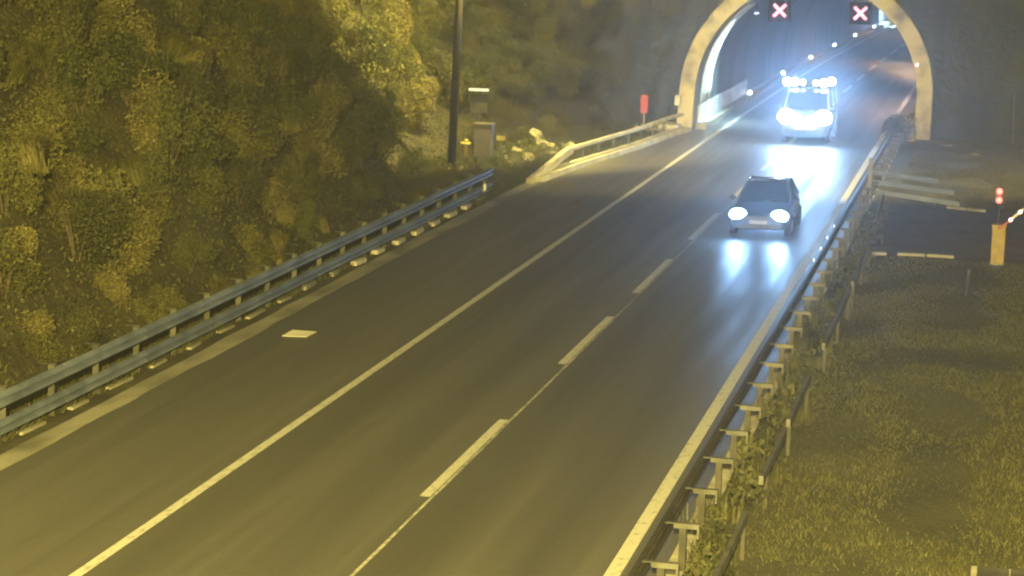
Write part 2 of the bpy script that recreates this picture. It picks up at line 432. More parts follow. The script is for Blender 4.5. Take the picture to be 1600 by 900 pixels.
# lighter wall cladding right behind the portal, curved with the wall
for i in range(3):
    y0 = 98.5 + i * 1.35; V = []; Fc = []
    pts = [(CX - RI + .07, .99), (CX - RI + .07, 1.6)] + [(CX + (RI - .07) * math.cos(pi - t), CZ + (RI - .07) * math.sin(pi - t)) for t in [j * .9 / 8 for j in range(1, 9)]]
    for yy in (y0 + .03, y0 + 1.32):
        for x, z in pts: V.append((x + off(yy) - off(98), yy + max(0, LEAN * z - .4) * (1 if i == 0 else .7), z))
    n = len(pts)
    for q in range(n - 1): Fc.append((q, n + q, n + q + 1, q + 1))
    o = bpy.data.objects.new('cladding_sheet', mesh_data('cladding_sheet', V, Fc, M['white_panel'], True)); link(o, tun)
    sd = o.modifiers.new('solid', 'SOLIDIFY'); sd.thickness = .02

def fixture(y, x, z, label, power, color, m, aim_to, group, size=(.5, .18, .12), angle=120):
    t = thing('tunnel_lamp', (x, y, z), label, 'lamp', group)
    MB().box(-size[1] / 2, size[1] / 2, -size[0] / 2, size[0] / 2, 0, size[2]).obj('housing', M['dark_metal'], t, bevel=.01)
    MB().box(-size[1] / 2 + .02, size[1] / 2 - .02, -size[0] / 2 + .03, size[0] / 2 - .03, -.015, .004).obj('diffuser', m, t)
    MB().tube((0, 0, size[2]), (0, 0, size[2] + .35), .015).obj('bracket', M['dark_metal'], t)
    l = lamp_light('tunnel_lamp_light', 'SPOT', (0, 0, -.06), power, color, t, .06, angle=angle, blend=1.)
    aim(l, Vector(aim_to) - Vector((x, y, z)))
    return t
fixture(101.2, -11.2, 5.0, 'small white lamp under the crown just inside the portal, washing the left wall', 5200, (.55, .88, 1.), M['tunnel_lamp'], (-13.3, 101.5, .8), 'tunnel lamps', angle=105)
fixture(207, -9.6, 4.8, 'far white tunnel lamp washing the left wall deep inside the bend', 26000, (.55, .88, 1.), M['tunnel_lamp'], (-12.0, 208, 2.0), 'tunnel lamps', angle=100)
fixture(150, -6.2, 5.1, 'amber tunnel lamp over the right lane beyond the van', 6000, (1., .66, .34), M['amber_lamp'], (-6., 150, 0), 'tunnel lamps', angle=160)
fixture(190, -5.2, 5.2, 'amber tunnel lamp over the right lane deepest in the bend', 9000, (1., .62, .25), M['amber_lamp'], (-4.5, 190, 0), 'tunnel lamps', angle=160)
fixture(118, -6.2, 5.4, 'amber tunnel lamp nearest the portal on the right side', 3000, (1., .68, .45), M['amber_lamp'], (-5.6, 118, 0), 'tunnel lamps', angle=160)

# kerb marker lamps
kl0 = None
KY = [98.6, 115.2, 131.9, 148.4, 164.8, 181.0, 197.6, 214.4]
KL = ['white kerb marker lamp on the left walkway nearest the tunnel mouth', 'white kerb marker lamp second in from the tunnel mouth, left of the van',
      'white kerb marker lamp on the walkway right behind the van lamps', 'white kerb marker lamp just above the roof lamps of the van',
      'white kerb marker lamp up and right of the van in the tunnel bend', 'white kerb marker lamp midway along the bend above the right lane',
      'white kerb marker lamp close to the bright far wall patch', 'white kerb marker lamp farthest in, by the right edge of the arch']
for y, lb in zip(KY, KL):
    loc = (-12.72 + off(y), y, .26)
    if kl0 is None:
        kl0 = thing('kerb_lamp', loc, lb, 'lamp', 'marker lamps along the tunnel walkway')
        MB().box(-.10, .10, -.10, .10, 0, .05).obj('base', M['dark_metal'], kl0)
        MB().sphere((0, 0, .12), .10, 10).obj('lens', M['kerb_lamp'], kl0, True)
    else: dup(kl0, loc, lb)
t = thing('portal_lamp', (CX + RI - .02, face_y(CX + RI, 3.1) - .12, 3.15), 'tiny pinkish lamp on the inner edge of the right portal leg', 'lamp')
MB().box(-.05, .07, -.03, .03, -.07, .07).obj('housing', M['dark_metal'], t); MB().sphere((-.03, -.05, 0), .055).obj('lens', M['redwhite_lamp'], t, True)
t = thing('junction_box', (-13.95, 96.55, 1.3), 'small pale box fixed to the outside of the left portal leg', 'box')
MB().box(-.12, .1, -.1, .12, -.2, .22).obj('casing', M['pale_concrete'], t, bevel=.01); MB().box(-.13, .11, -.13, .13, .22, .25).obj('lid', M['concrete'], t)
# stepped concrete footing left of the portal
for i, (xa, xb, ya, yb, h, lb) in enumerate([(-14.9, -13.75, 95.5, 97.2, .32, 'low pale concrete block at the foot of the left portal leg'),
                                            (-15.9, -14.9, 95.4, 96.9, .20, 'lower concrete block beside the footing, left of the portal')]):
    t = MB().box(xa, xb, ya, yb, 0, h).obj('concrete_block', M['pale_concrete'], None, bevel=.03); tag(t, lb, 'concrete block')
t = thing('leg_plinth', (0, 0, 0), 'pale concrete plinth at the foot of the right portal leg', 'plinth')
MB().add([(-4.35, 96.2, 0), (-3.75, 96.2, 0), (-3.7, 97.3, 0), (-4.3, 97.3, 0), (-4.2, 96.6, .95), (-3.85, 96.6, .95), (-3.8, 97.2, 1.0), (-4.15, 97.2, 1.0)],
         [(0, 1, 5, 4), (1, 2, 6, 5), (2, 3, 7, 6), (3, 0, 4, 7), (4, 5, 6, 7)]).obj('block', M['portal'], t, bevel=.02)

# lane signals with red crosses
def signal(x, label):
    t = thing('lane_signal', (x, 98.7, 5.25), label, 'lane signal', 'red cross lane signals')
    MB().box(-.46, .46, 0, .18, -.46, .46).obj('housing', M['matt_black'], t, bevel=.02)
    f = MB(); f.box(-.48, .48, -.05, 0, .42, .48); f.box(-.48, .48, -.05, 0, -.48, -.42); f.box(-.48, -.42, -.05, 0, -.42, .42); f.box(.42, .48, -.05, 0, -.42, .42)
    f.obj('rim', M['matt_black'], t)
    for s in (1, -1):
        m_ = Matrix.Rotation(s * pi / 4, 4, 'Y')
        c = MB(); c.box(-.37, .37, -.024 - .004 * (s > 0), -.004, -.062, .062, m_); c.obj('cross_bar', M['red_cross'], t)
    for s in (-.25, .25): MB().tube((s, .1, .46), (s, .1, .9 if x > -9 else .78), .02).obj('hanger', M['dark_metal'], t)
    lamp_light('signal_light', 'SPOT', (0, -.1, 0), 25, (1, .25, .25), t, .1, rot=(pi / 2, 0, 0), angle=120)
    return t
signal(-9.92, 'red cross signal hanging over the left lane of the tunnel mouth')
signal(-6.43, 'red cross signal hanging over the right lane of the tunnel mouth')

# ================================================================ GUARDRAILS
def wbeam(side, h=.155, dp=.08):
    s = side
    return [(0, -h), (s * dp * .4, -h * .93), (s * dp, -h * .7), (s * dp, -h * .42), (s * .0, -h * .16), (s * .0, h * .16), (s * dp, h * .42), (s * dp, h * .7), (s * dp * .4, h * .93), (0, h)]
def beam(y0, y1, xf, z, side, name, m, parent, h=.155, step=4.):
    for a, b in zip(ys(y0, y1, step), ys(y0, y1, step)[1:]):
        k = MB(); Y = (a + .01, (a + b) / 2, b - .01)
        k.sweep(wbeam(side, h), [(xf(y), y, z(y) if callable(z) else z) for y in Y])
        o = k.obj(name, m, parent); sd = o.modifiers.new('s', 'SOLIDIFY'); sd.thickness = .012
XL = lambda y: -16.12 + off(y)
gl = thing('guardrail', (0, 0, 0), 'long blue grey double beam crash barrier along the left verge below the bushes', 'guardrail')
beam(10, 70.6, XL, .80, 1, 'upper_beam', M['galv'], gl, h=.125)
beam(10, 70.6, XL, .33, 1, 'lower_beam', M['galv'], gl, h=.12)
for i in range(31):
    y = 10.4 + 2 * i; x = XL(y)
    k = MB(); k.box(x - .20, x - .14, y - .05, y + .05, -.05, .93); k.box(x - .20, x - .08, y - .055, y - .05, 0, .93); k.obj('post', M['galv_dull'], gl)
    k = MB(); k.box(x - .14, x - .0, y - .06, y + .06, .72, .88); k.obj('spacer', M['galv_dull'], gl)
    k = MB(); k.box(x - .36, x - .06, y - .03, y + .03, .935, .95); k.obj('post_cap', M['galv_dull'], gl)
# pale concrete footings between the posts
fb = None
for i in range(31):
    y = 11.3 + 2 * i; x = XL(y) - .02 + random.uniform(-.03, .03)
    k = MB(); q = random.uniform(.30, .46) if y > 54 else random.uniform(.25, .6)
    k.box(-.10, .10 if y > 54 else .02, -q, q, -.03, .11 if y > 50 else .05)
    o = k.obj('concrete_footing', M['pale_concrete'] if y > 54 else M['gutter'], gl, bevel=.02, loc=(x, y, 0)); o.rotation_euler = (0, 0, random.uniform(-.08, .08))
r_ = MB(); r_.box(-.06, .03, 0, .02, -.12, .12); r_.obj('end_reflector', M['white_paint'], gl, loc=(XL(70) + .13, 69.3, .42))

# ramped guardrail by the tunnel
XT = lambda y: left_edge(y) + off(y) - .30
ZT = lambda y: lerp_tab([(74.6, .08), (79.6, .70), (96, .74)], y)
gt = thing('ramped_guardrail', (0, 0, 0), 'yellow lit crash barrier with ramped end on a pale kerb, leading to the tunnel', 'guardrail')
k = MB(); k.sweep([(-.14, -.16), (.12, -.16), (.09, .10), (-.11, .10)], [(XT(y), y, ZT(y)) for y in ys(74.5, 79.9, .9)], closed=True)
k.obj('ramp', M['pale_concrete'], gt, bevel=.02)
k = MB(); k.sweep([(-.07, -.05), (.07, -.05), (.07, .07), (-.07, .07)], [(XT(y), y, ZT(y)) for y in ys(79.8, 96, 1.4)], closed=True)
k.obj('top_rail', M['pale_concrete'], gt)
for y in ys(79.8, 95.6, 2.0):
    MB().box(XT(y) - .16, XT(y) - .10, y - .05, y + .05, 0, ZT(y) - .03).obj('post', M['galv_dull'], gt)

# right guardrail, double sided frame
XR = lambda y: -4.30 + off(y)
gr = thing('guardrail', (0, 0, 0), 'dull steel crash barrier with brackets along the right edge line, weeds growing through', 'guardrail')
beam(16, 93, XR, .60, -1, 'beam', M['dark_metal'], gr, h=.13)
for i in range(39):
    y = 16.2 + 2 * i - .05; x = XR(y)
    MB().box(x + .20, x + .30, y - .04, y + .04, -.05, .695).obj('post', M['dark_metal'], gr)
    k = MB(); k.box(x + .0, x + .48, y - .045, y + .045, .70, .712); k.box(x + .12, x + .48, y - .05, y - .044, .64, .70); k.box(x + .45, x + .48, y - .04, y + .05, .50, .70)
    k.obj('bracket', M['galv_dull'], gr)
for y in (55.2, 57.3, 59.4, 61.8):
    MB().box(-.015, .02, -.02, .02, -.035, .035).obj('reflector', M['reflector'], gr, loc=(XR(y) - .06, y, .80))
# low overgrown rail behind it
g2 = thing('overgrown_rail', (0, 0, 0), 'low old steel rail half lost in weeds between the crash barrier and the grass', 'rail')
XO = lambda y: -3.30 + .0 * y - (.30 * max(0, (y - 55) / 15) if y > 55 else 0)
for a, b in ((24, 28), (28, 31.2), (33.2, 36.8), (37.4, 41.4), (44.6, 48.4), (48.4, 52), (52.8, 56.6), (56.6, 60.2), (64.6, 68), (68, 71)):
    k = MB(); k.sweep([(-.035, -.07), (.035, -.07), (.035, .07), (-.035, .07)], [(XO(y), y, .62 + .02 * math.sin(y)) for y in (a, (a + b) / 2, b)], closed=True)
    k.obj('rail', M['galv_dull'], g2)
for y in (24.4, 28, 31, 34, 37.6, 41, 45, 48.4, 51.6, 53, 56.6, 60, 65, 68, 70.8):
    MB().box(XO(y) - .03, XO(y) + .03, y - .03, y + .03, -.02, .56).obj('post', M['dark_metal'], g2)

# movable barrier across the median gap: three rails
mb = thing('median_gate', (-4.2, 74.2, 0), 'three rail steel barrier lying across the median gap between both guardrails', 'barrier')
for x1, za, zb in ((2.2, 1.02, .86), (2.7, .70, .52), (2.9, .40, .16)):
    k = MB()
    prof = [(-.05, -.075), (.03, -.055), (.03, .055), (-.05, .075)]
    V = [(x, p[0] + (-.6 * x / 3 if x else 0), p[1] + z) for x, z in ((-.1, za), (x1, zb)) for p in prof]
    k.add(V, [(0, 1, 5, 4), (1, 2, 6, 5), (2, 3, 7, 6), (3, 0, 4, 7), (0, 3, 2, 1), (4, 5, 6, 7)]); k.obj('rail', M['galv'], mb)
for x in (.0, 2.1): MB().box(x - .04, x + .04, -.2 * x + .05, -.2 * x + .12, -.02, 1.0 - .1 * x).obj('post', M['galv_dull'], mb)
MB().box(-.09, .03, -.35, -.25, 0, 1.5).obj('end_post', M['concrete'], mb)

# ================================================================ LEFT ROADSIDE OBJECTS
def street_lamp(x, y, label, h=11., arm=2.2, lean=.0, power=6000, grp='sodium street lamps', r=.13, back=0., angle=155, fwd=0.):
    t = thing('street_lamp', (x, y, 0), label, 'street lamp', grp)
    top = Vector((lean, 0, h))
    MB().tube((0, 0, 0), top, r, r * .72, 14).obj('pole', M['dark_metal'], t, True)
    MB().box(-.22, .22, -.22, .22, -.02, .06).obj('base_plate', M['dark_metal'], t)
    MB().tube(top, top + Vector((arm, 0, .35)), .05, .04).obj('arm', M['dark_metal'], t, True)
    hd = MB().box(-.35, .35, -.13, .13, 0, .14).obj('lamp_head', M['dark_metal'], t, bevel=.03, loc=tuple(top + Vector((arm + .25, 0, .30))))
    MB().box(-.28, .28, -.10, .10, -.02, .005).obj('lamp_lens', M['sodium_lamp'], hd)
    l = lamp_light('street_lamp_light', 'SPOT', tuple(top + Vector((arm + .25, 0, .18))), power, SODIUM, t, .15, angle=angle, blend=.35)
    aim(l, (back, fwd, -1))
    return t
street_lamp(-19.2, 77.2, 'tall dark lamp post rising behind the left guardrail near the grey cabinet', 11, 1.2, lean=.30, power=30000, r=.15, back=-1.2, fwd=1.25, angle=145)
street_lamp(-17.0, 24.0, 'sodium street lamp on the left verge beside the near guardrail', 11, 2.6, power=3000, back=-.1, fwd=.6)
street_lamp(3.4, -6.0, 'sodium street lamp standing in the grass median behind the viewpoint', 12, -3., power=370000, back=-1.1, fwd=7.4, angle=76)
street_lamp(3.6, 30.0, 'sodium street lamp standing in the grass median right of the view', 12, -1.5, power=2500, back=-.3, fwd=.5)

street_lamp(4.4, 76.0, 'added sodium lamp out of view beyond the boom gate, lighting the portal and ramped barrier', 12, -1.5, power=24000, back=-1.3, fwd=1.25, angle=105)  # unseen lamp, added to light the portal, ramped barrier and bank

t = thing('control_cabinet', (-18.5, 79.2, 0), 'tall dark grey control cabinet beside the lamp post behind the guardrail', 'cabinet')
MB().box(-.33, .33, -.2, .25, .0, 1.5).obj('casing', M['cabinet'], t, bevel=.015)
MB().box(-.29, .29, -.225, -.2, .12, 1.42).obj('door', M['cabinet'], t); MB().box(.19, .23, -.25, -.225, .7, .9).obj('handle', M['black'], t)
MB().box(-.37, .37, -.25, .29, 1.5, 1.56).obj('roof', M['cabinet'], t); MB().box(-.38, .38, -.26, .3, -.02, .1).obj('plinth', M['concrete'], t)
t = thing('strip_light', (-18.87, 79.9, 0), 'thin bright strip lamp on a dark bracket above the grey cabinet', 'lamp')
MB().box(-.40, .40, -.09, .09, 2.70, 2.76).obj('hood', M['dark_metal'], t); MB().box(-.37, .37, -.13, -.09, 2.67, 2.76).obj('tube', M['strip_lamp'], t)
MB().tube((0, .05, 0), (0, .05, 2.7), .045).obj('post', M['dark_metal'], t); MB().box(-.32, .32, 0, .1, 1.85, 2.55).obj('back_plate', M['dark_metal'], t)
t = thing('hydrant', (-19.15, 79.2, 0), 'small yellow capped hydrant post left of the grey cabinet', 'hydrant')
MB().tube((0, 0, 0), (0, 0, .75), .10, .09, 12).obj('barrel', M['hydrant'], t, True); MB().tube((0, 0, .75), (0, 0, .84), .24, .20, 14).obj('cap', M['hydrant'], t, True)
MB().tube((0, 0, .84), (0, 0, .95), .11, .06, 10).obj('bonnet', M['hydrant'], t, True); MB().tube((-.15, 0, .55), (.15, 0, .55), .05, .05, 10).obj('outlet', M['hydrant'], t, True)
t = thing('marker_stub', (-17.95, 79.6, 0), 'short pale marker plate on a stub just right of the grey cabinet', 'marker')
MB().tube((0, 0, 0), (0, 0, .95), .03).obj('stub', M['galv_dull'], t); MB().box(-.16, .16, -.03, .0, .92, 1.08).obj('plate', M['hydrant'], t)
t = thing('marker_post', (-15.36, 96.3, 0), 'narrow faded red marker panel on a thin pole left of the portal', 'sign')
MB().tube((0, 0, 0), (0, 0, .85), .035).obj('pole', M['concrete'], t)
MB().box(-.16, .16, -.05, .0, .72, 1.50).obj('panel', M['red_paint'], t, bevel=.01)
t = thing('paper_scrap', (-14.56, 45.3, .01), 'flat scrap of white board lying on the hard shoulder', 'litter')
k = MB(); k.add([(-.34, -.42, 0), (.30, -.30, 0), (.36, .42, .02), (-.26, .30, .05), (-.34, -.42, .012), (.30, -.30, .012), (.36, .42, .032), (-.26, .30, .062)],
                [(0, 3, 2, 1), (4, 5, 6, 7), (0, 1, 5, 4), (1, 2, 6, 5), (2, 3, 7, 6), (3, 0, 4, 7)]); k.obj('sheet', M['paper'], t); t.scale = (.82, .75, .82)
# rocks
def rock_mesh(seed, s):
    rnd = random.Random(seed); bm = bmesh.new(); bmesh.ops.create_icosphere(bm, subdivisions=2, radius=1)
    for v in bm.verts:
        k = 1 + .35 * noise.noise(v.co * 1.3 + Vector((seed, 0, 0))); v.co = Vector((v.co.x * s[0], v.co.y * s[1], v.co.z * s[2])) * k
    me = bpy.data.meshes.new('rock'); bm.to_mesh(me); bm.free(); me.materials.append(M['rock']); return me
RK = [rock_mesh(i, (.30 + .08 * (i % 3), .26, .17 + .04 * (i % 2))) for i in range(4)]
RL = ['pale rock topmost on the rubble heap behind the ramped barrier', 'broad pale boulder in the middle of the rubble heap', 'pale rock at the left end of the rubble heap',
      'small pale rock low in front of the rubble heap', 'long pale rock at the right end of the rubble heap by the ramp', 'pale rock leaning behind the barrier ramp',
      'grey pale rock at the back of the rubble heap', 'flat pale rock beside the start of the ramped barrier']
for i, (x, y, z) in enumerate([(-17.2, 83.2, .6), (-16.7, 82.9, .45), (-17.7, 82.0, .35), (-17.2, 81.0, .2), (-16.2, 83.6, .5), (-16.4, 81.6, .25), (-17.6, 84.4, .85), (-16.9, 79.9, .15)]):
    o = bpy.data.objects.new('rock', RK[i % 4]); link(o); o.location = (x, y, z * .8); o.rotation_euler = (random.uniform(-.5, .5), random.uniform(-.5, .5), random.uniform(0, 6))
    tag(o, RL[i], 'rock', 'pale rocks heaped behind the ramped barrier')
V = MB(); V.sphere((-17.2, 82.6, -.1), 1.3, 16, (1, 1.5, .42)); tag(V.obj('rubble_mound', M['earth'], None, True), 'low earth mound under the pale rocks behind the ramped barrier', 'mound')

# ================================================================ MEDIAN OBJECTS
t = thing('boom_barrier', (0.0, 61.7, 0), 'yellow boom gate cabinet with a raised arm carrying red and white lamps', 'barrier')
MB().box(-.18, .18, -.18, .18, .0, 1.05).obj('cabinet', M['yellow'], t, bevel=.02); MB().box(-.20, .20, -.20, .20, 1.05, 1.10).obj('lid', M['yellow'], t, bevel=.01)
MB().box(-.14, .14, -.20, -.18, .12, .85).obj('door', M['yellow'], t); MB().box(-.22, .22, -.22, .22, -.02, .03).obj('plinth', M['concrete'], t)
d = Vector((.70, 0, .66)).normalized(); a0 = Vector((0, -.22, 1.0))
for i in range(9):
    p = a0 + d * (i * .42); q = a0 + d * (i * .42 + .41)
    MB().tube(p, q, .035, .035, 8).obj('arm_section', M['red_paint'] if i % 2 == 0 else M['white_paint'], t)
for i, s in enumerate((.40, .73, 1.4, 2.1)):
    p = a0 + d * s + Vector((0, -.05, 0)); MB().sphere(p, .05, 10).obj('arm_lamp', M['redwhite_lamp'], t, True)
t = thing('warning_beacon', (-.05, 66.0, 0), 'two stacked round red warning lamps on a thin post left of the boom arm', 'warning light')
MB().tube((0, 0, 0), (0, 0, 1.78), .03, .02).obj('post', M['dark_metal'], t)
for z in (1.52, 1.26):
    b_ = MB().box(-.13, .13, -.02, .05, z - .13, z + .13).obj('lamp_body', M['black'], t, bevel=.02); MB().sphere((0, -.04, z), .085, 12).obj('lens', M['red_lamp'], b_, True)
lamp_light('beacon_light', 'POINT', (0, -.2, 1.4), 14, (1, .2, .15), t, .1)
t = thing('marker_post', (-.72, 56.0, 0), 'short dark post standing in the grass before the boom gate', 'post')
MB().tube((0, 0, -.02), (.05, 0, .58), .045, .04).obj('shaft', M['black'], t); MB().tube((.05, 0, .58), (.055, 0, .66), .055, .045).obj('cap', M['dark_metal'], t)
t = thing('utility_pole', (.32, 98.0, 0), 'thin weathered pole against the dark wall right of the portal', 'pole')
MB().tube((0, 0, 0), (-.04, 0, 2.2), .05, .045).obj('shaft', M['galv_dull'], t); MB().box(-.1, .04, -.05, .05, 2.15, 2.23).obj('cap', M['galv_dull'], t)
t = thing('manhole_slab', (.35, 30.9, .0), 'flat concrete manhole slab in the grass at the bottom right', 'manhole')
MB().box(-.45, .55, -.5, .5, -.02, .10).obj('frame', M['concrete'], t, bevel=.02)
MB().box(-.36, .08, -.4, .4, .10, .125).obj('cover', M['galv_dull'], t); MB().box(.1, .46, -.4, .4, .10, .125).obj('cover', M['galv_dull'], t)
for s, (x, y, lx, lb) in enumerate([(-2.3, 95.0, .9, 'pale flat stone in the grass right of the portal foot'), (-1.2, 91.6, .7, 'pale flat stone in the grass further right of the portal')]):
    o = bpy.data.objects.new('flat_stone', RK[s]); link(o); o.location = (x, y, .03); o.scale = (lx, .6, .3); tag(o, lb, 'stone')

# ================================================================ VEHICLES
def loft(st, name, m, parent, nlev=1):
    """st: (y, halfwidth, z_bottom, z_top)"""
    V = []; Fc = []
    for (y, hw_, zb, zt) in st:
        h = zt - zb
        half = [(0, zb), (hw_ * .82, zb), (hw_ * .97, zb + .12 * h), (hw_, zb + .45 * h), (hw_ * .985, zb + .72 * h), (hw_ * .90, zb + .93 * h), (hw_ * .70, zt), (0, zt + .015)]
        ring = half + [(-x, z) for x, z in half[-2:0:-1]]
        V += [(x, y, z) for x, z in ring]
    n = 14
    for j in range(len(st) - 1):
        for i in range(n): Fc.append((j * n + i, j * n + (i + 1) % n, (j + 1) * n + (i + 1) % n, (j + 1) * n + i))
    Fc.append(tuple(range(n - 1, -1, -1))); Fc.append(tuple(range((len(st) - 1) * n, len(st) * n)))
    o = bpy.data.objects.new(name, mesh_data(name, V, Fc, m, True)); link(o, parent)
    s = o.modifiers.new('sub', 'SUBSURF'); s.levels = nlev; s.render_levels = 2
    return o
def quad(pts, name, m, parent, th=.012):
    k = MB(); k.add(pts, [tuple(range(len(pts)))]); o = k.obj(name, m, parent); s = o.modifiers.new('s', 'SOLIDIFY'); s.thickness = th; s.offset = 0; return o
def wheel(x, y, r, w_, parent):
    o = MB().tube((x - w_ / 2, y, r), (x + w_ / 2, y, r), r, r, 24).obj('wheel', M['tyre'], parent, False, bevel=.02)
    sx = 1 if x > 0 else -1
    MB().tube((x + sx * (w_ / 2 - .01), y, r), (x + sx * (w_ / 2 + .012), y, r), r * .62, r * .58, 16).obj('rim', M['rim'], o)
def cabin(t, pm, yb0, yt0, yt1, yb1, hb, ht, zb, zt, pillar=.035):
    A = {}
    for s in (-1, 1):
        A[s] = [(s * hb * .96, yb0, zb), (s * ht, yt0, zt), (s * ht, yt1, zt), (s * hb * .93, yb1, zb)]
    quad([A[-1][0], A[1][0], A[1][1], A[-1][1]], 'windscreen', M['glass'], t)
    quad([A[1][3], A[-1][3], A[-1][2], A[1][2]], 'rear_window', M['glass'], t)
    for s in (-1, 1):
        quad(A[s], 'side_window', M['glass'], t)
        k = MB(); k.path([Vector(A[s][0]), Vector(A[s][1])], pillar); k.path([Vector(A[s][2]), Vector(A[s][3])], pillar * 1.2)
        ym = (yt0 + yt1) / 2; k.tube((s * hb * .975, ym, zb), (s * ht * 1.0, ym, zt), pillar * .9)
        tag(k.obj('pillar', pm, t, True), kind='stuff')
    V = []; Fc = []; nx_, ny_ = 8, 8
    for j in range(ny_ + 1):
        for i in range(nx_ + 1):
            u = i / nx_ * 2 - 1; v = j / ny_
            V.append((u * (ht + .03), yt0 - .04 + (yt1 - yt0 + .08) * v, zt - .02 + .07 * (1 - u * u) * (.35 + .65 * math.sin(pi * v))))
    for j in range(ny_):
        for i in range(nx_): a = j * (nx_ + 1) + i; Fc.append((a, a + 1, a + nx_ + 2, a + nx_ + 1))
    o = bpy.data.objects.new('roof', mesh_data('roof', V, Fc, pm, True)); link(o, t); s = o.modifiers.new('s', 'SOLIDIFY'); s.thickness = .05
    for s in (-1, 1):
        m_ = MB(); m_.sphere((s * (hb + .13), yb0 + .35, zb + .06), .10, 10, (1.0, .5, .75)); m_.obj('mirror', pm, t, True)

car = thing('car', (-6.80 , 64.2, 0), 'dark blue car with lit headlights driving towards us in the right lane', 'car')
loft([(0, .66, .34, .62), (.05, .76, .25, .70), (.25, .83, .20, .77), (.7, .87, .19, .86), (1.2, .88, .19, .94), (1.8, .885, .19, .97), (2.8, .885, .19, .98), (3.6, .87, .20, 1.0), (4.05, .82, .26, .97), (4.2, .72, .36, .86)], 'body', M['car_paint'], car)
cabin(car, M['car_paint'], 1.12, 1.98, 3.35, 4.02, .80, .58, .93, 1.42)
for s in (-1, 1):
    for y in (.82, 3.42): wheel(s * .80, y, .31, .2, car)
    h = MB(); h.sphere((s * .60, .085, .66), .25, 14, (1.05, .4, .72)); hl = h.obj('headlight', M['headlamp'], car, True)  # lens oversized, its shape stands in for headlight bloom
    l = lamp_light('headlight_beam', 'SPOT', (s * .60, -.03, .66), 270, COOL, car, .09, angle=150, blend=.9); aim(l, (0, -1, -.10))
    MB().box(s * .55 - .12, s * .55 + .12, -.02, .02, .30, .37).obj('fog_light_bezel', M['black'], car)
MB().box(-.40, .40, -.015, .04, .52, .64).obj('grille', M['black'], car, bevel=.01)
MB().box(-.55, .55, -.005, .03, .27, .40).obj('bumper_intake', M['black'], car, bevel=.01)
MB().box(-.26, .26, -.035, -.016, .42, .52).obj('number_plate', M['concrete'], car)
for s in (-1, 1): MB().tube((s * .05, 1.05, .955), (s * .05 + .45, 1.22, 1.02), .012).obj('wiper', M['black'], car)

van = thing('van', (-8.12, 93.0, 0), 'van with blazing headlights and bright roof lamps coming out of the tunnel', 'van')
loft([(0, .78, .40, .95), (.06, .88, .30, 1.08), (.35, .96, .24, 1.20), (.8, .99, .22, 1.32), (1.3, 1.0, .22, 1.42), (3., 1.0, .22, 1.45), (5., 1.0, .24, 1.45), (5.25, .94, .34, 1.40)], 'body', M['van_paint'], van)
cabin(van, M['van_paint'], .85, 1.6, 4.9, 5.15, .95, .84, 1.38, 2.22, .045)
for s in (-1, 1):
    for y in (1.0, 4.2): wheel(s * .90, y, .35, .22, van)
    h = MB(); h.sphere((s * .76, .04, 1.12), .36, 16, (1.0, .45, .85)); h.obj('headlight', M['van_headlamp'], van, True)  # enlarged lens carries the bloom of the van's headlights
    h = MB(); h.sphere((s * .30, -.05, .93), .27, 14, (1.0, .5, 1)); h.obj('glare_lamp', M['van_headlamp'], van, True)  # added glowing pair that fills the glare between the headlights
    l = lamp_light('headlight_beam', 'SPOT', (s * .80, -.24, 1.12), 850, COOL, van, .12, angle=150, blend=.9); aim(l, (0, -1, -.07))
MB().box(-.5, .5, -.02, .03, .80, .96).obj('grille', M['black'], van, bevel=.01); MB().box(-.8, .8, -.01, .03, .42, .58).obj('bumper', M['black'], van, bevel=.02)
MB().box(-.26, .26, -.04, -.02, .60, .71).obj('number_plate', M['concrete'], van)
bar = MB().box(-.98, .98, 1.5, 1.62, 2.34, 2.40).obj('roof_rack_bar', M['black'], van)
for x in (-.92, -.60, -.27, .27, .60, .92):
    h = MB(); h.sphere((x, 1.42, 2.46 + (.08 if x == .92 else 0)), .17 if abs(x) > .5 else .11, 12, (1, .5, 1)); h.obj('roof_lamp', M['van_worklamp'], van, True)
for x in (-.75, .75):
    l = lamp_light('roof_lamp_beam', 'SPOT', (x, 1.26, 2.46), 1000, COOL, van, .14, angle=150, blend=.9); aim(l, (.1, -1, -.04))
for x in (-.75, .75): MB().tube((x, 1.56, 2.2), (x, 1.56, 2.36), .02).obj('rack_foot', M['black'], van)

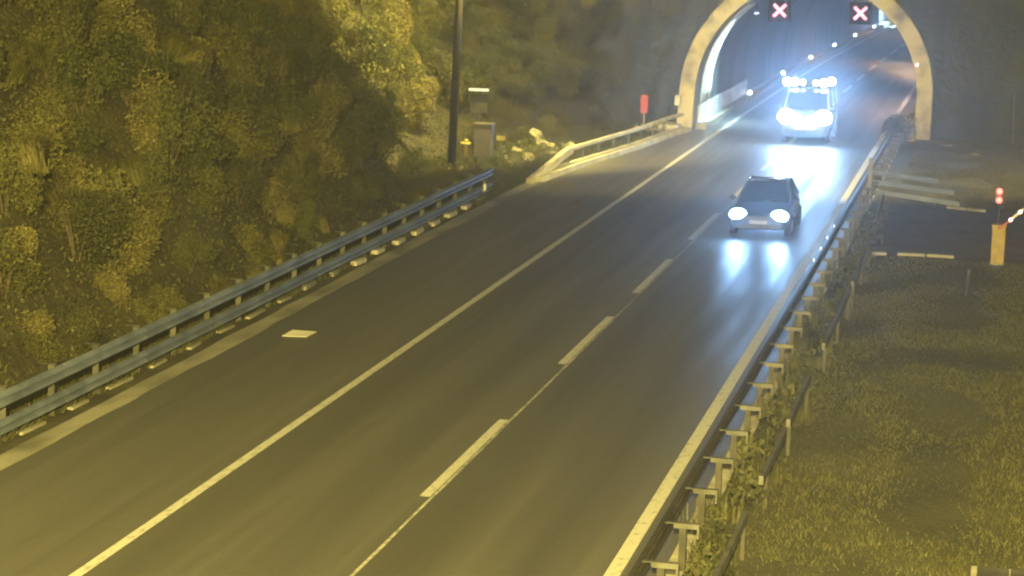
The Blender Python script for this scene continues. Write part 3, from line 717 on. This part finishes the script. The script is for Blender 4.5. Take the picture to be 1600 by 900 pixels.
# ================================================================ VEGETATION
def bush_mesh(name, seed, R0, H0, nleaf, lsize, kind, m):
    rnd = random.Random(seed); V = []; Fc = []
    lobes = []
    for i in range(rnd.randint(6, 9)):
        a = rnd.uniform(0, 2 * pi); d = R0 * rnd.uniform(.1, .75)
        lobes.append((d * math.cos(a), d * math.sin(a), H0 * rnd.uniform(.25, .85), R0 * rnd.uniform(.28, .55), H0 * rnd.uniform(.2, .4)))
    for i in range(nleaf):
        if kind == 'leafy':
            lx, ly, lz, lr, lh = rnd.choice(lobes)
            u = Vector((rnd.gauss(0, 1), rnd.gauss(0, 1), rnd.gauss(0, 1))).normalized() * (rnd.random() ** .45)
            c = Vector((lx + u.x * lr, ly + u.y * lr, max(.02, lz + u.z * lh)))
            d = Vector((rnd.gauss(0, 1), rnd.gauss(0, 1), rnd.gauss(0, .8) + .2)).normalized()
            s = d.orthogonal().normalized(); s = Matrix.Rotation(rnd.uniform(0, 6.28), 3, d) @ s
            L_ = lsize * rnd.uniform(.6, 1.5); W_ = L_ * rnd.uniform(.28, .5)
            k = len(V); V += [c - d * L_ * .5, c + s * W_ * .5, c + d * L_ * .5, c - s * W_ * .5]; Fc.append((k, k + 1, k + 2, k + 3))
        else:  # arching blades from tussocks
            lx, ly, lz, lr, lh = lobes[i % len(lobes)]
            a = rnd.uniform(0, 2 * pi); L_ = H0 * rnd.uniform(.5, 1.15); out = L_ * rnd.uniform(.15, .7)
            p0 = Vector((lx + rnd.gauss(0, .12), ly + rnd.gauss(0, .12), 0)); dr = Vector((math.cos(a), math.sin(a), 0))
            p1 = p0 + dr * out * .35 + Vector((0, 0, L_ * .62)); p2 = p0 + dr * out + Vector((0, 0, L_ * rnd.uniform(.5, .95)))
            sd = Vector((-dr.y, dr.x, 0)) * lsize * .07 * rnd.uniform(.6, 1.4); k = len(V)
            V += [p0 - sd, p0 + sd, p1 + sd * .8, p1 - sd * .8, p2]; Fc += [(k, k + 1, k + 2, k + 3), (k + 3, k + 2, k + 4)]
    return mesh_data(name, V, Fc, m)
def stem_mesh(seed, R0, H0):
    rnd = random.Random(seed); k = MB()
    for i in range(6):
        a = rnd.uniform(0, 6.28); p = Vector((0, 0, -.1)); q = Vector((math.cos(a) * R0 * .3, math.sin(a) * R0 * .3, H0 * .4)); r_ = Vector((math.cos(a) * R0 * .6, math.sin(a) * R0 * .6, H0 * .75))
        k.tube(p, q, .03, .02, 5, False); k.tube(q, r_, .02, .008, 5, False)
    return mesh_data('stem', k.V, k.F, M['twig'])
KINDS = []
for i in range(4): KINDS.append(('leafy', bush_mesh('crown', 10 + i, 1.25, 1.7, 5200, .10, 'leafy', M['leaf_green'] if i % 2 else M['leaf_olive']), stem_mesh(i, 1.25, 1.7)))
for i in range(2): KINDS.append(('dry', bush_mesh('crown', 30 + i, 1.1, 1.9, 4400, .095, 'leafy', M['leaf_dry']), stem_mesh(9 + i, 1.1, 1.9)))
for i in range(2): KINDS.append(('grassy', bush_mesh('crown', 20 + i, .9, 1.25, 2200, .26, 'blade', M['leaf_olive'] if i else M['leaf_dry']), None))
KINDS.append(('dark', bush_mesh('crown', 40, 1.2, 1.8, 5200, .10, 'leafy', M['leaf_dark']), stem_mesh(15, 1.2, 1.8)))
def hidden(x, y):  # keep the sight line to the cabinet, lamp post and rubble open
    return y > 64 and x > foot(y) - .9
def place_bush(k, x, y, z, s, label, group, tilt=(0, 0)):
    kind, me, st = KINDS[k]
    if st is None:
        o = bpy.data.objects.new('grass_tussock', me); link(o); tag(o, label, 'tussock', group)
    else:
        o = bpy.data.objects.new('shrub', None); link(o); tag(o, label, 'shrub', group)
        c = bpy.data.objects.new('crown', me); link(c, o); c2 = bpy.data.objects.new('stem', st); link(c2, o)
    o.location = (x, y, z); o.rotation_euler = (tilt[0], tilt[1], random.uniform(0, 6.28)); o.scale = (s, s, s * random.uniform(.85, 1.25))
    return o
_cam_inv = cam.matrix_world.inverted(); rb = random.Random(5); nb = 0
LB = {'leafy': 'green leafy shrub', 'dry': 'dry pale shrub', 'grassy': 'arching grass tussock', 'dark': 'dark green shrub'}
GB = {'leafy': 'green shrubs', 'dry': 'dry shrubs', 'grassy': 'grass tussocks', 'dark': 'dark green shrubs'}
y = 28.0
while y < 112:
    for row in range(13):
        s_ = .3 + row * .98 + rb.uniform(-.3, .3)
        yy = y + rb.uniform(-.8, .8); x = foot(yy) - s_
        if yy > 98 and x > -17: continue
        if hidden(x, yy) and rb.random() < .9: continue
        z = bank_z(x, yy)
        q = _cam_inv @ Vector((x, yy, z + .5)); u_, v_ = -q.x / q.z * F, -q.y / q.z * F
        if abs(u_) > 900 or v_ > 530: continue   # nothing of these shows in the photo
        pick = rb.random(); far = yy > 84
        k = rb.choice((0, 1, 2, 3)) if pick < .50 else rb.choice((4, 5)) if pick < .66 else rb.choice((6, 7)) if pick < .87 else 8
        if far and pick > .3: k = rb.choice((0, 1, 8))
        sc = rb.uniform(.62, 1.0) * (.62 if row == 0 else 1)
        kd = KINDS[k][0]
        if kd == 'grassy': sc *= .85
        zy = 'near the left edge of the view' if yy < 44 else 'above the middle of the long guardrail' if yy < 58 else 'above the far end of the long guardrail' if yy < 71 else 'behind the lamp post and cabinet' if yy < 86 else 'between the rubble heap and the portal'
        zr = 'low down on the bank' if row < 3 else 'halfway up the bank' if row < 7 else 'high on the bank'
        place_bush(k, x, yy, z - .15, sc, LB[kd] + ' ' + zr + ' ' + zy, GB[kd] + ' ' + zr + ' ' + zy, (0, rb.uniform(-.45, -.1))); nb += 1
    y += 1.5
rc = random.Random(77); V = []; Fc = []
for i in range(150000):
    yy = 27 + 78 * rc.random() ** 1.15; s_ = rc.random() ** .9 * 11.5; x = foot(yy) - s_
    c = noise.noise(Vector((x * .5, yy * .4, 9.)))
    c0 = Vector((x, yy, bank_z(x, yy) + rc.random() ** 2 * .55 * (.8 + c)))
    d = Vector((rc.gauss(.2, .5), rc.gauss(0, .6), rc.gauss(.3, .8))).normalized(); sd = Matrix.Rotation(rc.uniform(0, 6.28), 3, d) @ d.orthogonal().normalized()
    L_ = rc.uniform(.06, .15); k = len(V); V += [c0 - d * L_ * .5, c0 + sd * L_ * .2, c0 + d * L_ * .5, c0 - sd * L_ * .2]; Fc.append((k, k + 1, k + 2, k + 3))
o = bpy.data.objects.new('ground_cover', mesh_data('ground_cover', V, Fc, M['leaf_dark'])); link(o); o['kind'] = 'stuff'
for i in range(46):   # scrub hanging on the rock face left of the portal
    x = rb.uniform(-25, -14.9); z = rb.uniform(.3, 10.5) if x < -16.5 else rb.uniform(4.5, 10.5)
    k = rb.choice((0, 1, 2, 3, 6, 7, 8, 8)); kd = KINDS[k][0]
    place_bush(k, x, face_y(x, z) + .1, z - .4, rb.uniform(.5, .85), LB[kd] + ' hanging on the rock face left of the tunnel ring', GB[kd] + ' on the rock face left of the portal', (.5, 0))
# a few distinct ones
place_bush(8, -4.40, 93.6, -.1, .78, 'round dark bush in front of the right portal leg', None)
for i, (x, y, s, lb) in enumerate([(-18.3, 85.5, .5, 'low green bush behind the rubble heap'), (-16.3, 88.5, .35, 'small bush behind the middle of the ramped barrier'), (-19.6, 82.5, .6, 'bush right of the grey cabinet'),
                                   (-16.0, 92.5, .4, 'small bush near the red marker panel'), (-18.0, 88.5, .6, 'green bush halfway between the rubble heap and the portal'),
    (-19.9, 74.6, .55, 'bush at the foot of the tall lamp post'), (-18.3, 72.6, .42, 'bush behind the cut end of the long guardrail'), (-17.9, 77.4, .3, 'little bush in front of the grey cabinet'), (-17.6, 70.4, .4, 'bush close behind the last posts of the long guardrail')]):
    place_bush(i % 4, x, y, 0, s, lb, None)
# weeds between the two median rails
WK = [bush_mesh('weed', 60 + i, .42, .55, 260, .12, 'leafy', M['leaf_dark']) for i in range(2)] + [bush_mesh('weed', 65, .35, .5, 160, .16, 'blade', M['grass_blade'])]
y = 24.0; i = 0
while y < 70:
    o = bpy.data.objects.new('weed_clump', WK[i % 3]); link(o); o.location = (rb.uniform(-3.95, -3.45), y, 0); sc = rb.uniform(.6, 1.1); o.scale = (sc, sc, sc * rb.uniform(.8, 1.4)); o.rotation_euler = (0, 0, rb.uniform(0, 6))
    tag(o, 'weed clump growing between the crash barrier and the old rail', 'weeds', 'weed clumps between the median rails'); y += rb.uniform(.55, 1.1); i += 1
# turf blades
def turf(name, xa, xb, ya, yb, n, seed, h=.10, skip=None):
    rnd = random.Random(seed); V = []; Fc = []
    for i in range(n):
        x = rnd.uniform(xa, xb); y_ = ya + (yb - ya) * rnd.random() ** 1.25
        if skip and skip(x, y_): continue
        c = noise.noise(Vector((x * .6, y_ * .35, 0)))
        if c < -.12 and rnd.random() < .65: continue
        hh = h * rnd.uniform(.5, 1.7) * (1 + c); a = rnd.uniform(0, 6.28); w_ = .006 + .0002 * y_; dx_, dy_ = math.cos(a) * w_, math.sin(a) * w_
        lx, ly = rnd.gauss(0, .5) * hh, rnd.gauss(0, .5) * hh; k = len(V)
        V += [(x - dx_, y_ - dy_, .0), (x + dx_, y_ + dy_, .0), (x + lx, y_ + ly, hh)]; Fc.append((k, k + 1, k + 2))
    o = bpy.data.objects.new(name, mesh_data(name, V, Fc, M['grass_blade'])); link(o); o['kind'] = 'stuff'; return o
turf('grass', -3.5, 3.2, 26, 97, 150000, 3, h=.055, skip=lambda x, y: 61.8 < y < 73.9)
turf('grass', -17.3, -16.2, 24, 72, 22000, 4, h=.16)
turf('grass', -20.2, -15.6, 68, 97, 52000, 5, h=.26, skip=lambda x, y: x > left_edge(y) - .6)
rc = random.Random(78); V = []; Fc = []
for i in range(9000):
    yy = rc.uniform(68, 97); x = rc.uniform(-20.4, left_edge(yy) - .6); m_ = max(0, 1 - ((x + 17.2) / 1.3) ** 2 - ((yy - 82.6) / 1.95) ** 2)
    c0 = Vector((x, yy, .03 + .45 * math.sqrt(m_) + rc.random() ** 2 * .3)); d = Vector((rc.gauss(0, .6), rc.gauss(0, .6), rc.gauss(.3, .6))).normalized(); sd = d.orthogonal().normalized()
    L_ = rc.uniform(.1, .22); k = len(V); V += [c0 - d * L_ * .5, c0 + sd * L_ * .2, c0 + d * L_ * .5, c0 - sd * L_ * .2]; Fc.append((k, k + 1, k + 2, k + 3))
o = bpy.data.objects.new('ground_cover', mesh_data('ground_cover', V, Fc, M['leaf_green'])); link(o); o['kind'] = 'stuff'

# ================================================================ haze box added to make the lamps glow
hz = MB(); hz.box(-112, 72, -28, 312, -1.5, 60)
m = bpy.data.materials.new('glow_haze'); m.use_nodes = True; N = m.node_tree.nodes; N.clear()
out = N.new('ShaderNodeOutputMaterial'); pv = N.new('ShaderNodeVolumePrincipled')
pv.inputs['Color'].default_value = (.9, .93, 1, 1); pv.inputs['Density'].default_value = .0033; pv.inputs['Anisotropy'].default_value = .88
m.node_tree.links.new(pv.outputs[0], out.inputs['Volume'])
o = hz.obj('haze', m); o['kind'] = 'stuff'
print('bushes', nb, 'objects', len(bpy.data.objects))
